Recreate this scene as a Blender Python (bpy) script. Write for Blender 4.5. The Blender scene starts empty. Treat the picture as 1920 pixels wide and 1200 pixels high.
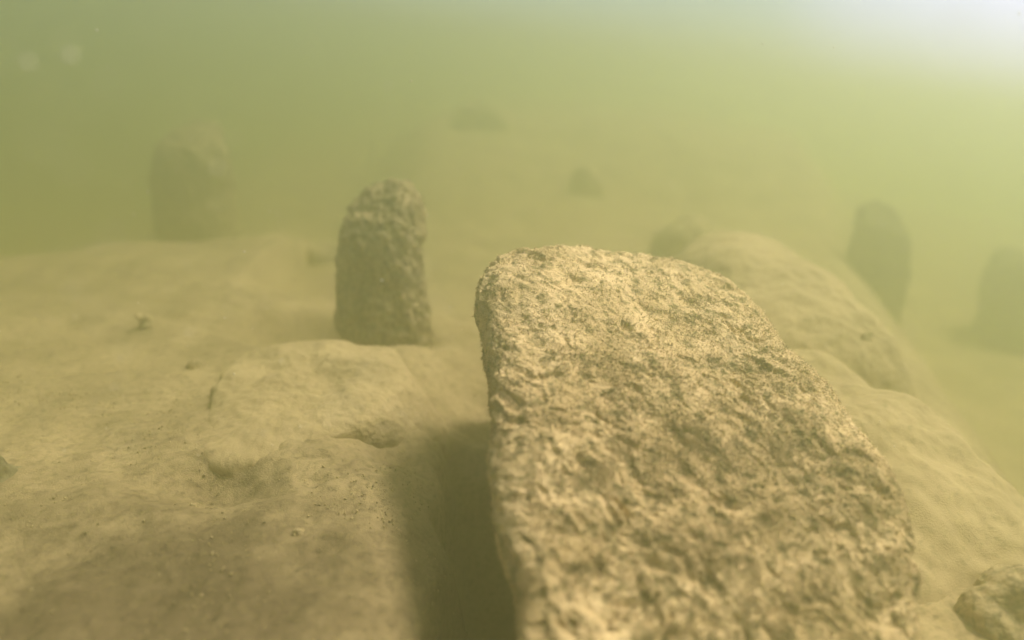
import bpy, math
import numpy as np

S = bpy.context.scene
COL = S.collection

# ------------------------------------------------------------------ camera
CAM_H = 0.80
cd = bpy.data.cameras.new("camera")
cam = bpy.data.objects.new("camera", cd); COL.objects.link(cam)
cam.location = (0, 0, CAM_H)
from mathutils import Vector, Matrix
PITCH, ROLL = math.radians(20), math.radians(-7)      # the camera is held rolled; the bed slopes with it
VIEW = Vector((0, math.cos(PITCH), -math.sin(PITCH)))
TILT = Matrix.Translation((0, 0, CAM_H)) @ Matrix.Rotation(ROLL, 4, VIEW) @ Matrix.Translation((0, 0, -CAM_H))
cam.matrix_world = TILT @ (Matrix.Translation(cam.location) @ Matrix.Rotation(math.radians(90) - PITCH, 4, 'X'))
cd.sensor_width = 36
cd.angle = 2 * math.atan(1.6 * math.tan(math.radians(25)))
cd.clip_start = 0.02; cd.clip_end = 400
cd.dof.use_dof = True
cd.dof.focus_distance = 1.22
cd.dof.aperture_fstop = 0.9
S.camera = cam

# ------------------------------------------------------------------ sky, sun, exposure
SUN_AZ, SUN_EL = 58.0, 63.0          # azimuth to the right of the view direction
az, el = math.radians(SUN_AZ), math.radians(SUN_EL)
w = bpy.data.worlds.new("World"); S.world = w; w.use_nodes = True
nt = w.node_tree; bg = nt.nodes["Background"]
sky = nt.nodes.new("ShaderNodeTexSky"); sky.sky_type = 'NISHITA'
sky.sun_disc = False; sky.sun_elevation = el; sky.sun_rotation = az
sky.dust_density = 2.0
# bright glow added low in the sky to the right, to whiten the upper water
geo = nt.nodes.new("ShaderNodeTexCoord")
dt = nt.nodes.new("ShaderNodeVectorMath"); dt.operation = 'DOT_PRODUCT'
ca, ce = math.radians(58), math.radians(16)
dt.inputs[1].default_value = (math.sin(ca) * math.cos(ce), math.cos(ca) * math.cos(ce), math.sin(ce))
nt.links.new(geo.outputs["Generated"], dt.inputs[0])
cn = nt.nodes.new("ShaderNodeTexNoise"); cn.inputs["Scale"].default_value = 2.2; cn.inputs["Detail"].default_value = 4
nt.links.new(geo.outputs["Generated"], cn.inputs["Vector"])
ma = nt.nodes.new("ShaderNodeMath"); ma.operation = 'MULTIPLY_ADD'; ma.inputs[1].default_value = 0.25
nt.links.new(cn.outputs["Fac"], ma.inputs[0]); nt.links.new(dt.outputs["Value"], ma.inputs[2])
mr = nt.nodes.new("ShaderNodeMapRange"); mr.interpolation_type = 'SMOOTHSTEP'
mr.inputs["From Min"].default_value = 0.80; mr.inputs["From Max"].default_value = 1.12
nt.links.new(ma.outputs[0], mr.inputs["Value"])
cm = nt.nodes.new("ShaderNodeMix"); cm.data_type = 'RGBA'
nt.links.new(mr.outputs[0], cm.inputs[0]); nt.links.new(sky.outputs[0], cm.inputs[6])
cm.inputs[7].default_value = (10, 9.6, 16, 1)
nt.links.new(cm.outputs[2], bg.inputs[0]); bg.inputs[1].default_value = 0.075
sd = bpy.data.lights.new("sun", 'SUN'); sun = bpy.data.objects.new("sun", sd); COL.objects.link(sun)
sd.energy = 5.0; sd.angle = math.radians(12); sd.color = (1, 0.94, 0.82)
to_sun = Vector((math.sin(az) * math.cos(el), math.cos(az) * math.cos(el), math.sin(el)))
sun.rotation_euler = to_sun.to_track_quat('Z', 'Y').to_euler()
sun.location = to_sun * 60
vs = S.view_settings
vs.view_transform = 'Standard'; vs.look = 'None'; vs.gamma = 1; vs.use_curve_mapping = False
vs.exposure = 0.84
S.cycles.volume_bounces = 3
S.cycles.max_bounces = 8
S.cycles.sample_clamp_indirect = 6

# ------------------------------------------------------------------ noise (numpy gradient noise)
_r = np.random.RandomState(7)
_perm = _r.permutation(256); _perm = np.concatenate([_perm, _perm, _perm])
_g = _r.normal(size=(256, 3)); _g /= np.linalg.norm(_g, axis=1)[:, None]
def noise(p):
    p = np.asarray(p, float); i = np.floor(p).astype(int); f = p - i; i &= 255
    u = f * f * f * (f * (f * 6 - 15) + 10); res = 0
    for a in (0, 1):
        for b in (0, 1):
            for c in (0, 1):
                h = _perm[_perm[_perm[i[:, 0] + a] + i[:, 1] + b] + i[:, 2] + c]
                d = (_g[h] * (f - (a, b, c))).sum(1)
                res = res + d * np.where(a, u[:, 0], 1 - u[:, 0]) * np.where(b, u[:, 1], 1 - u[:, 1]) * np.where(c, u[:, 2], 1 - u[:, 2])
    return res * 1.5
def fbm(p, octs=4, gain=0.5, seed=0.0):
    p = np.asarray(p, float) + seed; s = 0; a = 1.0
    for k in range(octs):
        s = s + a * noise(p); p = p * 2.03 + 17.3; a *= gain
    return s
def smooth(a, b, x):
    t = np.clip((x - a) / (b - a), 0, 1); return t * t * (3 - 2 * t)

# ------------------------------------------------------------------ mesh helpers
def mesh_np(name, v, f, mat, smooth_sh=True):
    v = np.ascontiguousarray(v, np.float32); f = np.ascontiguousarray(f, np.int32)
    m = bpy.data.meshes.new(name); k = f.shape[1]
    m.vertices.add(len(v)); m.vertices.foreach_set("co", v.ravel())
    m.loops.add(f.size); m.loops.foreach_set("vertex_index", f.ravel())
    m.polygons.add(len(f)); m.polygons.foreach_set("loop_start", np.arange(0, f.size, k, dtype=np.int32))
    m.polygons.foreach_set("use_smooth", np.full(len(f), smooth_sh))
    m.update(calc_edges=True); m.validate()
    m.materials.append(mat)
    return m
def obj(name, mesh, parent=None, **props):
    o = bpy.data.objects.new(name, mesh); COL.objects.link(o); o.parent = parent
    for k, val in props.items(): o[k] = val
    return o
_cs = {}
def cube_sphere(n):
    """unit directions and quads of a cube subdivided n times a side, seams merged"""
    if n in _cs: return _cs[n]
    g = np.arange(n + 1); A, B = np.meshgrid(g, g, indexing='ij'); A, B = A.ravel(), B.ravel()
    idx = lambda a, b: a * (n + 1) + b
    a, b = np.meshgrid(np.arange(n), np.arange(n), indexing='ij'); a, b = a.ravel(), b.ravel()
    q = np.stack([idx(a, b), idx(a + 1, b), idx(a + 1, b + 1), idx(a, b + 1)], 1)
    V, F, off = [], [], 0
    for ax in range(3):
        for side in (0, n):
            P = np.zeros((len(A), 3), int)
            P[:, ax] = side; P[:, (ax + 1) % 3] = A; P[:, (ax + 2) % 3] = B
            V.append(P); F.append((q if side else q[:, ::-1]) + off); off += len(P)
    V = np.concatenate(V); F = np.concatenate(F)
    key = (V[:, 0] * (n + 1) + V[:, 1]) * (n + 1) + V[:, 2]
    _, first, inv = np.unique(key, return_index=True, return_inverse=True)
    P = np.tan((V[first] / n * 2 - 1) * math.pi / 4); P /= np.linalg.norm(P, axis=1)[:, None]
    _cs[n] = (P, inv.ravel()[F]); return _cs[n]
def normals(v, f):
    a, b, c, d = (v[f[:, k]] for k in range(4))
    n = np.cross(c - a, d - b); out = np.zeros_like(v)
    for k in range(4):
        for j in range(3): out[:, j] += np.bincount(f[:, k], n[:, j], len(v))
    return out / (np.linalg.norm(out, axis=1)[:, None] + 1e-12)
def poly_rock(n, centre, planes, p=9):
    """rounded convex block: the soft intersection of half-spaces (normal, distance)"""
    d, f = cube_sphere(n); s = 0
    for nn, h in planes:
        nn = np.array(nn, float); nn /= np.linalg.norm(nn)
        s = s + np.clip(d @ nn / h, 0, None) ** p
    return d * (s ** (-1 / p))[:, None] + np.array(centre), f
def pit(p, scale, seed, lo, hi):
    """0..1 mask of scattered pits"""
    return smooth(lo, hi, noise(np.asarray(p) * scale + seed))

def turf(name, v, nrm, mask, count, smin, smax, mat, parent, seed=1, up=0.0):
    """crumbs of algae and silt standing on a surface: one uncountable cover"""
    r = np.random.RandomState(seed); w_ = np.clip(mask, 0, None); w_ = w_ / w_.sum()
    i = r.choice(len(v), count, p=w_)
    base = np.array([[1, 0, 0], [0, 1, 0], [-1, 0, 0], [0, -1, 0], [0, 0, 1], [0, 0, -1]], float)
    fc = np.array([[0, 1, 4], [1, 2, 4], [2, 3, 4], [3, 0, 4], [1, 0, 5], [2, 1, 5], [3, 2, 5], [0, 3, 5]])
    sz = smin + (smax - smin) * r.rand(count) ** 3
    R = r.normal(size=(count, 3, 3)); Q, _ = np.linalg.qr(R)
    st = 0.5 + r.rand(count, 1, 3) * 1.1
    loc = base[None] * st * sz[:, None, None]
    pts = np.einsum('nij,nkj->nki', Q, loc) + (v[i] + nrm[i] * (sz * up)[:, None])[:, None]
    F = fc[None] + (np.arange(count) * 6)[:, None, None]
    return obj(name, mesh_np(name, pts.reshape(-1, 3), F.reshape(-1, 3), mat, True), parent, kind="stuff")

def fuzz(name, v, nrm, mask, count, lmin, lmax, rad, mat, parent, seed=1):
    """a nap of short soft algae filaments, clumped; one uncountable cover"""
    r = np.random.RandomState(seed); w_ = np.clip(mask, 0, None); i = r.choice(len(v), count, p=w_ / w_.sum())
    dr = nrm[i] + 0.75 * r.normal(size=(count, 3)) + 0.35 * np.stack([noise(v[i] * 18 + k * 31) for k in range(3)], 1)
    dr /= np.linalg.norm(dr, axis=1)[:, None]
    a = np.cross(dr, r.normal(size=(count, 3))); a /= np.linalg.norm(a, axis=1)[:, None]; b = np.cross(dr, a)
    ln = (lmin + (lmax - lmin) * r.rand(count) ** 2)[:, None]; rr = rad * (0.6 + 0.8 * r.rand(count))[:, None]
    base = v[i] - nrm[i] * 0.0008
    P = np.stack([base + a * rr, base - a * rr * 0.5 + b * rr * 0.87, base - a * rr * 0.5 - b * rr * 0.87,
                  base + dr * ln + 0.3 * ln * np.array([0, 0, -0.5])], 1)
    F = np.array([[0, 1, 3], [1, 2, 3], [2, 0, 3]])[None] + (np.arange(count) * 4)[:, None, None]
    return obj(name, mesh_np(name, P.reshape(-1, 3), F.reshape(-1, 3), mat, True), parent, kind="stuff")

# ------------------------------------------------------------------ materials
def mat_silt(name, c1, c2, dark, s1=7, s2=60, bump=0.4, bscale=260, dark_at=0.62, rough=0.95, soft=0.10):
    m = bpy.data.materials.new(name); m.use_nodes = True; t = m.node_tree; N = t.nodes; L = t.links
    b = N["Principled BSDF"]; b.inputs["Roughness"].default_value = rough
    b.inputs["Specular IOR Level"].default_value = 0.08
    tc = N.new("ShaderNodeTexCoord")
    def nz(sc, det, rg=0.55):
        n = N.new("ShaderNodeTexNoise"); n.inputs["Scale"].default_value = sc
        n.inputs["Detail"].default_value = det; n.inputs["Roughness"].default_value = rg
        L.new(tc.outputs["Object"], n.inputs["Vector"]); return n
    n1, n2, n3 = nz(s1, 6), nz(s2, 6, 0.72), nz(bscale, 3, 0.6)
    r1 = N.new("ShaderNodeValToRGB"); L.new(n1.outputs["Fac"], r1.inputs[0])
    r1.color_ramp.elements[0].position = 0.35; r1.color_ramp.elements[1].position = 0.65
    r1.color_ramp.elements[0].color = (*c1, 1); r1.color_ramp.elements[1].color = (*c2, 1)
    r2 = N.new("ShaderNodeValToRGB"); L.new(n2.outputs["Fac"], r2.inputs[0])
    r2.color_ramp.elements[0].position = dark_at - soft; r2.color_ramp.elements[1].position = dark_at + soft
    r2.color_ramp.elements[0].color = (0, 0, 0, 1); r2.color_ramp.elements[1].color = (1, 1, 1, 1)
    mx = N.new("ShaderNodeMix"); mx.data_type = 'RGBA'
    L.new(r2.outputs[0], mx.inputs[0]); L.new(r1.outputs[0], mx.inputs[6]); mx.inputs[7].default_value = (*dark, 1)
    L.new(mx.outputs[2], b.inputs["Base Color"])
    ad = N.new("ShaderNodeMath"); ad.operation = 'ADD'
    L.new(n2.outputs["Fac"], ad.inputs[0]); L.new(n3.outputs["Fac"], ad.inputs[1])
    bp = N.new("ShaderNodeBump"); bp.inputs["Strength"].default_value = bump; bp.inputs["Distance"].default_value = 0.006
    L.new(ad.outputs[0], bp.inputs["Height"]); L.new(bp.outputs[0], b.inputs["Normal"])
    return m
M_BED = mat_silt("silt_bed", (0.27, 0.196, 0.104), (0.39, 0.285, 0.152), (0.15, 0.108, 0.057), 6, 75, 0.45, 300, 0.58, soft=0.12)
def add_painted_dimming(m, centre, radius, tint):
    """light falloff painted as a dark, ragged-edged spread multiplied into the base colour"""
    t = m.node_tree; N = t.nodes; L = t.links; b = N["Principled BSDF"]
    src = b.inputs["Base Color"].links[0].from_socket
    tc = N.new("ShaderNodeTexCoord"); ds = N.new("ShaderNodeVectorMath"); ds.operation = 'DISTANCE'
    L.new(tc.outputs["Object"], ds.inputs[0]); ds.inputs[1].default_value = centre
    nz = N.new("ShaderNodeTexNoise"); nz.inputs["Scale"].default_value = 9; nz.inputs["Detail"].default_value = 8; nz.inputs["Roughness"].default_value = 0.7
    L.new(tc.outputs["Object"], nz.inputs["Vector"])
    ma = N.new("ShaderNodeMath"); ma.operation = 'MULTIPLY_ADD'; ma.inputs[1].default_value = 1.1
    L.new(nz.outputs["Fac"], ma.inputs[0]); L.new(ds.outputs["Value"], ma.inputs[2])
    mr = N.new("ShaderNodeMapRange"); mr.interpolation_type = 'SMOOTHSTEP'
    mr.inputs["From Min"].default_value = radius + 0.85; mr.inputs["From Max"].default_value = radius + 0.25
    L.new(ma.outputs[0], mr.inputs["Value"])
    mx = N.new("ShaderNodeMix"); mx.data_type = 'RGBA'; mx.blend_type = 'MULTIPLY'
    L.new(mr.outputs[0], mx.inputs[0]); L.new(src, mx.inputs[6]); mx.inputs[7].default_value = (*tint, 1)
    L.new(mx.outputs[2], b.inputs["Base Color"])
add_painted_dimming(M_BED, (-0.45, 0.65, 0.1), 0.35, (0.36, 0.345, 0.36))  # dimmer light at the near left, painted into the bed colour
M_SLAB = mat_silt("silted_stone", (0.31, 0.226, 0.12), (0.40, 0.293, 0.157), (0.20, 0.145, 0.078), 9, 60, 0.35, 300, 0.62)
M_ROCK = mat_silt("crusted_stone", (0.46, 0.32, 0.165), (0.68, 0.49, 0.275), (0.18, 0.133, 0.066), 10, 42, 0.6, 330, 0.56, soft=0.06)
M_TURF = mat_silt("algae_crumbs", (0.46, 0.34, 0.18), (0.62, 0.47, 0.27), (0.28, 0.21, 0.11), 60, 300, 0.2, 600, 0.56)
M_POST = mat_silt("weathered_post", (0.32, 0.235, 0.127), (0.50, 0.37, 0.20), (0.13, 0.10, 0.055), 16, 70, 0.7, 330, 0.55)
M_DARK = mat_silt("dark_stone", (0.14, 0.12, 0.07), (0.22, 0.18, 0.10), (0.08, 0.07, 0.04), 12, 60, 0.5, 260, 0.58)
M_SHELL = mat_silt("pale_shell", (0.62, 0.55, 0.40), (0.72, 0.66, 0.52), (0.45, 0.38, 0.25), 80, 300, 0.1, 500, 0.65)

# ------------------------------------------------------------------ the lake bed
def bed_h(x, y):
    p = np.stack([x, y, np.zeros_like(x)], 1)
    wob = 0.10 * noise(p * 1.6 + 3.1)
    h = 0.035 * fbm(p * 1.1, 3, 0.5, 5.0) + 0.012 * fbm(p * 4.5, 3, 0.5, 9.0)
    # raised silt terrace on the left, falling away behind and into the gully beside the boulder
    edge = 2.88 + 0.25 * (x + 1.5) * (x < -1.0) + wob
    left = smooth(-0.05, -0.27, x + wob * 0.3)
    back = smooth(0.55, -0.35, y - edge) * np.where(x > -0.9, smooth(0.55, -0.1, y - (1.75 - 0.9 * np.clip(-0.5 - x, 0, 1) * -1) - 0.0), 1)
    h = h + (0.12 + 0.06 * smooth(1.9, 2.8, y) * smooth(-2.3, -1.3, x)) * left * back
    # gully at the foot of the boulder
    h = h - 0.62 * smooth(-0.15, -0.05, x + wob * 0.35 + 0.035 * noise(p * 8 + 60)) * smooth(0.25, 0.1, x) * smooth(1.40, 1.31, y) * smooth(-0.6, 0.1, y)
    # hollow round the foot of the middle stump
    h = h - 0.22 * np.exp(-(((x + 0.50) / 0.25) ** 2 + ((y - 1.87) / 0.17) ** 2) ** 2)
    h = h + 0.015 * np.exp(-((x + 0.68) / 0.16) ** 2 - ((y - 1.5) / 0.2) ** 2)
    # scoured undercuts round the flat slab
    h = h - 0.06 * np.exp(-((x + 0.53) / 0.12) ** 2 - ((y - 1.04) / 0.06) ** 2) - 0.07 * np.exp(-((x + 0.25) / 0.06) ** 2 - ((y - 1.22) / 0.06) ** 2)
    # hollow under the far stump
    h = h - 0.10 * np.exp(-((x + 1.45) / 0.45) ** 2 - ((y - 3.2) / 0.3) ** 2)
    h = h - 0.2 * smooth(3.0, 4.2, y) * smooth(-0.5, -1.1, x)
    # far bank
    h = h + (0.46 * smooth(3.2, 5.6, y - 0.25 * wob) * smooth(-3.6, 0.2, x / np.clip(y, 1, 99) * 4.5) * smooth(5.5, 0.5, x)) * (1 + 0.25 * noise(p * 0.9 + 40))
    h = h - 0.30 * smooth(-1.5, -4.0, x) * smooth(2.2, 3.4, y)
    # deeper open water on the right
    h = h - 0.45 * smooth(0.58, 1.15, x - 0.28 * y)
    return h
def build_bed():
    n = 800
    u = np.linspace(-1, 1, n); k = 6.0
    gx = np.sinh(u * k) / math.sinh(k) * 60
    gy = 1.2 + np.sinh(u * k) / math.sinh(k) * 60
    X, Y = np.meshgrid(gx, gy, indexing='ij'); x, y = X.ravel(), Y.ravel()
    z = bed_h(x, y)
    p = np.stack([x, y, np.zeros_like(x)], 1)
    near = np.exp(-((x) ** 2 + (y - 1.2) ** 2) / 6)
    z = z + near * (0.006 * fbm(p * 12, 5, 0.62, 2.0) - 0.006 * pit(p, 11, 30, 0.35, 0.6) + 0.0035 * noise(p * 48 + 8))
    a, b = np.meshgrid(np.arange(n - 1), np.arange(n - 1), indexing='ij'); a, b = a.ravel(), b.ravel()
    f = np.stack([a * n + b, (a + 1) * n + b, (a + 1) * n + b + 1, a * n + b + 1], 1)
    # slope the bed up to the right round the viewpoint, levelling out far away
    ang = ROLL * smooth(13, 5, np.hypot(x, y)); ax = np.array(VIEW)[None]
    v = np.stack([x, y, z - CAM_H], 1); ca, sa = np.cos(ang)[:, None], np.sin(ang)[:, None]
    v = v * ca + np.cross(np.broadcast_to(ax, v.shape), v) * sa + ax * (v @ ax[0])[:, None] * (1 - ca)
    v[:, 2] += CAM_H
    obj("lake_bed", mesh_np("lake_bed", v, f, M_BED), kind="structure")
build_bed()
def ground(x, y): return float(bed_h(np.array([x]), np.array([y]))[0])

# ------------------------------------------------------------------ foreground boulder
def build_boulder():
    c = (0.28, 0.95, 0.12)
    pl = [((-1, -0.05, -0.22), 0.272), ((-0.7, -0.1, 0.7), 0.46), ((0.14, -0.30, 0.95), 0.228), ((0.14, -0.52, 0.84), 0.180), ((0.14, -0.75, 0.64), 0.30), ((0.16, -0.15, 0.97), 0.375), ((0.20, 0.36, 0.92), 0.525), ((0.75, -0.55, 0.35), 0.365),
          ((-0.35, 0.55, 0.75), 0.60), ((0, 0.95, 0.3), 0.60),
          ((0.62, 0.1, 0.78), 0.38), ((0.85, 0.05, 0.5), 0.365), ((1, -0.1, 0.1), 0.315), ((0, -1, 0.1), 0.68), ((0, 0, -1), 0.42)]
    v, f = poly_rock(330, c, pl, 9)
    n0 = normals(v, f)
    # crust grain drawn out across the face, warped so no two hollows match
    ax = np.array([0.76, -0.58, -0.28]); ax /= np.linalg.norm(ax)
    wv = v + 0.022 * np.stack([fbm(v * 11, 2, 0.5, 50.), fbm(v * 11, 2, 0.5, 60.), fbm(v * 11, 2, 0.5, 70.)], 1)
    q = wv - ax * (wv @ ax)[:, None] * 0.38
    patch = smooth(-0.25, 0.55, fbm(v * 5, 3, 0.5, 90.))
    d = 0.036 * fbm(v * 3.2, 3, 0.45, 1.0)
    d += 0.0055 * fbm(q * 11, 3, 0.5, 4.0)
    fine = fbm(q * 44, 4, 0.7, 6.0)
    d += 0.0040 * fine * (0.55 + 0.9 * patch)
    d -= 0.009 * pit(q + 0.010 * fine[:, None], 24, 11, 0.22, 0.6) * (0.3 + patch) + 0.0045 * pit(q + 0.006 * fine[:, None], 46, 23, 0.2, 0.55)
    v = v + n0 * d[:, None]
    n1 = normals(v, f)
    o = obj("boulder", mesh_np("boulder", v, f, M_ROCK),
            label="large crusted boulder with a pitted sloping face and sheer left side in the foreground", category="boulder")
    view = np.array([0, 0, CAM_H]) - v
    m = ((n1 * view).sum(1) > -0.02) & (v[:, 2] > 0.0)
    fuzz("algae_turf", v, n1, m * (0.15 + np.clip(noise(v * 22) + 0.2, 0, 1) ** 1.5), 110000, 0.003, 0.0095, 0.0012, M_ROCK, o, 3)
build_boulder()

# ------------------------------------------------------------------ rocks
def rock(name, n, c, pl, mat, p=8, amp=(0.03, 0.01, 0.004), freq=(2.5, 10, 36), pits=0.0, turf_n=0, seed=0.0, turf_mat=None, fine=0.0, **props):
    v, f = poly_rock(n, (0, 0, 0), pl, p)
    n0 = normals(v, f); w_ = v + np.array(c)
    d = sum(a * fbm(w_ * q, 3, 0.55, seed + 3 * k) for k, (a, q) in enumerate(zip(amp, freq)))
    if pits: d = d - pits * (pit(w_, 26, seed + 5, 0.28, 0.55) + pit(w_, 48, seed + 9, 0.28, 0.55))
    v = v + n0 * d[:, None]
    o = obj(name, mesh_np(name, v, f, mat), **props); o.location = c
    if turf_n:
        n1 = normals(v, f)
        turf("algae_turf", v, n1, (n1[:, 1] < 0.5) * 1.0, turf_n, 0.0015, 0.006, turf_mat or M_TURF, o, int(seed) + 2, 0.3)
    return o
def box_planes(hx, hy, top, bottom=0.3, tilt=(0, 0, 1), extra=()):
    rr = np.random.RandomState(int(hx * 1e4 + hy * 3e4) % 9999)
    extra = [((math.cos(a), math.sin(a), 0.35 + rr.rand() * 0.8), (0.62 + 0.3 * rr.rand()) * (hx + hy) / 2) for a in rr.rand(7) * 6.28] + list(extra)
    return [((-1, 0, 0.08), hx), ((1, 0, 0.08), hx), ((0, -1, 0.08), hy), ((0, 1, 0.08), hy), (tilt, top), ((0, 0, -1), bottom), *extra]

# smooth boulder lying behind the foreground one
far_boulder = rock("boulder", 200, (0.86, 2.12, 0.0),
     [((-1, 0, 0.35), 0.42), ((-0.5, 0.3, 0.8), 0.40), ((0, 0.05, 1), 0.29), ((0.75, 0.1, 0.66), 0.22), ((1, 0.02, 0.15), 0.17), ((0.1, 1, 0.25), 0.72),
      ((0.1, -0.55, 0.85), 0.50), ((0.3, -1, 0.2), 0.60), ((0, 0, -1), 0.3)], M_SLAB, 6,
     (0.05, 0.010, 0.004), (1.8, 6, 22), seed=20.0,
     label="long smooth silt-covered boulder lying behind the big pitted one, fading to the right", category="boulder")
# low apron rock at its near end
rock("boulder", 120, (0.76, 1.40, -0.02),
     [((-1, 0, 0.3), 0.3), ((0, -0.10, 1), 0.17), ((0.7, 0.1, 0.7), 0.17), ((1, 0.28, 0.15), 0.17), ((0, 1, 0.25), 0.6), ((0.1, -1, 0.3), 0.50), ((0, 0, -1), 0.3)],
     M_SLAB, 5, (0.04, 0.010, 0.003), (2.5, 8, 24), seed=33.0,
     label="low rounded silt-covered boulder hugging the right flank of the big pitted one", category="boulder")
rock("rock", 110, (0.835, 0.85, -0.02), box_planes(0.15, 0.12, 0.12, tilt=(-0.1, -0.25, 0.9)), M_POST, 6, (0.03, 0.012, 0.004), (4, 12, 36), seed=41.0,
     label="rough rock cut off by the lower right corner of the view", category="rock")
# flat silted slab on the terrace
rock("slab", 220, (-0.42, 1.37, 0.113),
     [((-1, -0.15, 0.1), 0.235), ((0.9, 0.1, 0.6), 0.165), ((0.1, 1, 0.15), 0.23), ((-0.25, -1, 0.1), 0.30), ((0.65, -0.8, 0.15), 0.19), ((-0.03, -0.09, 1), 0.042), ((0, 0, -1), 0.2)],
     M_SLAB, 5, (0.022, 0.006, 0.002), (4, 12, 45), seed=52.0,
     label="low flat slab half buried in pale silt, in front of the upright crusted stump", category="slab")
# rocks far off
rock("rock", 60, (1.24, 4.6, 0.14), box_planes(0.22, 0.2, 0.20), M_POST, 5, (0.06, 0.02), (3, 8), seed=60.0,
     label="dim dark mound of rock in the haze above the boulders, right of centre", category="rock")
rock("rock", 60, (0.86, 3.1, 0.02), box_planes(0.20, 0.2, 0.27, tilt=(-0.35, -0.2, 0.9)), M_POST, 5, (0.05, 0.02), (3, 9), seed=63.0,  # solid rock put in place of a hole lying in shade
     label="rock standing in for the dark hole just behind the top of the large pitted boulder", category="rock")
rock("rock", 50, (-0.18, 5.2, 0.48), box_planes(0.22, 0.16, 0.09), M_SLAB, 5, (0.05, 0.02), (3, 8), seed=66.0,
     label="faint dark rock farthest off on the hazy bank near the top centre", category="rock")
rock("rock", 50, (0.44, 4.1, 0.20), box_planes(0.10, 0.12, 0.09), M_SLAB, 5, (0.03, 0.01), (4, 9), seed=69.0,
     label="small dark rock on the bank above the tip of the large boulder", category="rock")
rock("rock", 50, (-0.80, 3.05, -0.02), box_planes(0.16, 0.12, 0.10), M_POST, 5, (0.03, 0.01), (4, 9), seed=72.0,
     label="low dark rock on the bed between the two left stumps", category="rock")
rock("rock", 60, (-0.975, 1.05, 0.12), box_planes(0.10, 0.08, 0.07), M_DARK, 5, (0.02, 0.01), (6, 14), seed=75.0,
     label="dark rock cut off by the left edge of the view", category="rock")

# ------------------------------------------------------------------ standing stumps
def stump(c, rx, ry, h, tilt, lean, label, n=150, turf_n=0, seed=0.0, mat=M_POST, rotz=0.0):
    root = bpy.data.objects.new("stump", None); COL.objects.link(root); root.location = c
    root["label"] = label; root["category"] = "stump"; root.empty_display_size = 0.1
    ang = [k * math.pi / 3.5 + 0.3 for k in range(7)]
    pl = [((math.cos(a), math.sin(a), 0.03), 1.0) for a in ang] + [(tilt, 1.0), ((0, 0, -1), 1.0)]
    v, f = poly_rock(n, (0, 0, 0), pl, 7)
    v = v * np.array([rx, ry, h / 2 + 0.2])
    v[:, 2] += h / 2 - 0.2
    v[:, 0] += lean[0] * v[:, 2]; v[:, 1] += lean[1] * v[:, 2]
    w_ = v + np.array(c); n0 = normals(v, f)
    d = 0.022 * fbm(w_ * 5, 3, 0.55, seed) + 0.010 * fbm(w_ * np.array([26, 26, 16]), 3, 0.6, seed + 3) + 0.005 * fbm(w_ * 60, 2, 0.6, seed + 4)
    d = d - 0.011 * pit(w_, 27, seed + 8, 0.25, 0.55)
    v = v + n0 * d[:, None]
    o = obj("post", mesh_np("post", v, f, mat), root)
    if turf_n:
        n1 = normals(v, f)
        fuzz("algae_turf", v, n1, (n1[:, 1] < 0.4) * (0.15 + np.clip(noise(w_ * 22) + 0.2, 0, 1)), turf_n * 3, 0.003, 0.012, 0.0013, mat, o, int(seed) + 1)
    root.rotation_euler.z = rotz
    return root
stump((-0.355, 1.86, -0.03), 0.128, 0.120, 0.475, (-0.08, -0.16, 0.96), (-0.02, 0.05),
      "upright crusted stump with a slanted pale top beside the large boulder", 170, 9000, 5.0)
stump((-1.68, 3.60, -0.12), 0.20, 0.19, 0.60, (-0.03, -0.15, 0.97), (0.04, 0.04),
      "hazy tall stump with a pale sloping top, farthest left", 110, 3000, 12.0)
stump((1.76, 3.20, -0.33), 0.14, 0.15, 0.46, (0.1, -0.2, 0.95), (0.02, 0.02),
      "hazy dark stump standing in open water right of the long smooth boulder", 100, 2500, 17.0, M_DARK)
stump((2.52, 3.20, -0.42), 0.19, 0.18, 0.36, (0.1, -0.1, 0.95), (0.0, 0.0),
      "low dark stump at the right edge of the view, mostly out of sight", 80, 0, 25.0, M_DARK)

# ------------------------------------------------------------------ small things on the bed
def pebble(x, y, z, r, mat, seed, name="pebble", **props):
    return rock(name, 24, (x, y, z), box_planes(r, r * 0.8, r * 0.7, r * 0.7), mat, 4, (r * 0.3,), (1.2 / r * 0.6,), seed=seed, **props)
pebble(-1.02, 1.80, ground(-1.02, 1.80) + 0.015, 0.026, M_POST, 80.0, label="dark pebble lying on the pale terrace far left, tipped by a shell", category="pebble")
pebble(-1.035, 1.79, ground(-1.035, 1.79) + 0.040, 0.010, M_TURF, 83.0, "shell", label="tiny pale shell resting on the dark pebble at left", category="shell")
pebble(-0.78, 1.55, ground(-0.78, 1.55) + 0.006, 0.022, M_POST, 86.0, label="low dark pebble half sunk in silt behind the flat slab", category="pebble")
pebble(-0.335, 0.895, ground(-0.335, 0.895) + 0.003, 0.010, M_POST, 89.0, label="small dark pebble on the bare silt in the lower foreground", category="pebble")
pebble(-0.56, 1.02, ground(-0.56, 1.02) + 0.003, 0.010, M_POST, 92.0, label="small dark pebble on the silt below the slab's left end", category="pebble")
dg = bpy.context.evaluated_depsgraph_get()
hit = far_boulder.ray_cast(Vector((0.90, 1.62, 2)) - Vector((0.86, 2.12, 0.0)), Vector((0, 0, -1)))
pebble(0.90, 1.62, (hit[1].z if hit[0] else 0.05) - 0.002, 0.024, M_POST, 95.0, label="dark pebble resting on the long smooth boulder", category="pebble")

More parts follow.
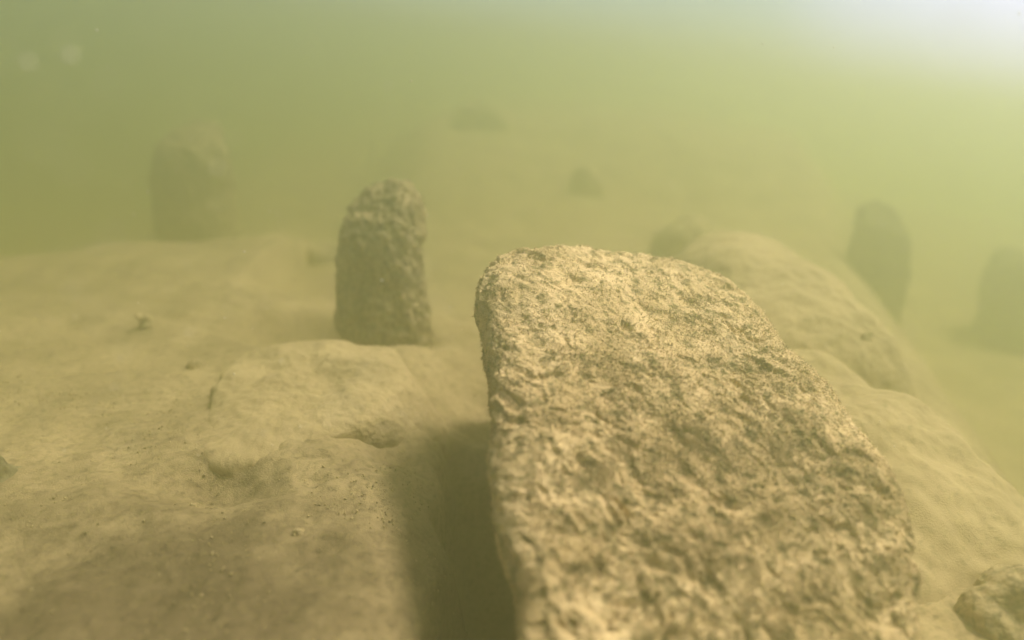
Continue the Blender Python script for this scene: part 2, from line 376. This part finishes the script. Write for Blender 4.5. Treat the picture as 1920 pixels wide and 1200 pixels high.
# crumbs of debris strewn over the silt
def build_debris():
    r = np.random.RandomState(4); k = 24000
    x = -r.rand(k) * 1.5 - 0.02; y = 0.5 + r.rand(k) ** 1.3 * 1.7
    z = bed_h(x, y); v = np.stack([x, y, z], 1); nr = np.tile((0, 0, 1.0), (k, 1))
    m = np.clip(noise(v * 5 + 2) + 0.25, 0.03, 1)
    o = turf("silt_debris", v, nr, m, 16000, 0.0006, 0.0024, M_POST, None, 6, 0.2)
build_debris()

# ------------------------------------------------------------------ silt drifting in the water
def build_motes():
    r = np.random.RandomState(12); k = 1300
    y = 0.28 + r.rand(k) ** 1.6 * 1.5; x = (r.rand(k) - 0.5) * 1.6 * y
    z = CAM_H - 0.36 * y + (r.rand(k) - 0.35) * 0.75 * y
    keep = z < CAM_H + 0.08
    v = np.stack([x, y, z], 1)[keep]
    turf("drifting_silt", v, np.zeros_like(v), np.ones(len(v)), 1200, 0.0004, 0.0016, M_SHELL, None, 8)
build_motes()
for (px, py, pz, rr, lb) in ((-0.363, 0.55, 0.806, 0.0031, "soft pale fleck drifting in open water, nearest the left edge"),
                             (-0.331, 0.55, 0.811, 0.0033, "brighter pale fleck drifting in open water beside another, upper left")):
    pebble(px, py, pz, rr, M_SHELL, 99 + px, "silt_fleck", label=lb, category="fleck")

# everything stands on the sloping bed
for o in list(COL.objects):
    if o.parent is None and o.type != 'LIGHT' and o.name not in ("camera", "lake_bed"):
        o.matrix_world = TILT @ Matrix.LocRotScale(o.location, o.rotation_euler, o.scale)

# ------------------------------------------------------------------ the murky water
hm = bpy.data.materials.new("murky_water"); hm.use_nodes = True
t = hm.node_tree; t.nodes.remove(t.nodes["Principled BSDF"])
pv = t.nodes.new("ShaderNodeVolumePrincipled")
pv.inputs["Color"].default_value = (0.645, 0.69, 0.39, 1)
pv.inputs["Density"].default_value = 0.47
pv.inputs["Anisotropy"].default_value = 0.76
t.links.new(pv.outputs[0], t.nodes["Material Output"].inputs["Volume"])
def box(name, x0, x1, y0, y1, z0, z1, mat, **props):
    v = np.array([[x, y, z] for x in (x0, x1) for y in (y0, y1) for z in (z0, z1)])
    f = np.array([[0, 1, 3, 2], [4, 6, 7, 5], [0, 4, 5, 1], [2, 3, 7, 6], [0, 2, 6, 4], [1, 5, 7, 3]])
    return obj(name, mesh_np(name, v, f, mat, False), **props)
box("haze", -61, 61, -61, 63, -2.0, CAM_H + 0.28, hm, kind="stuff")
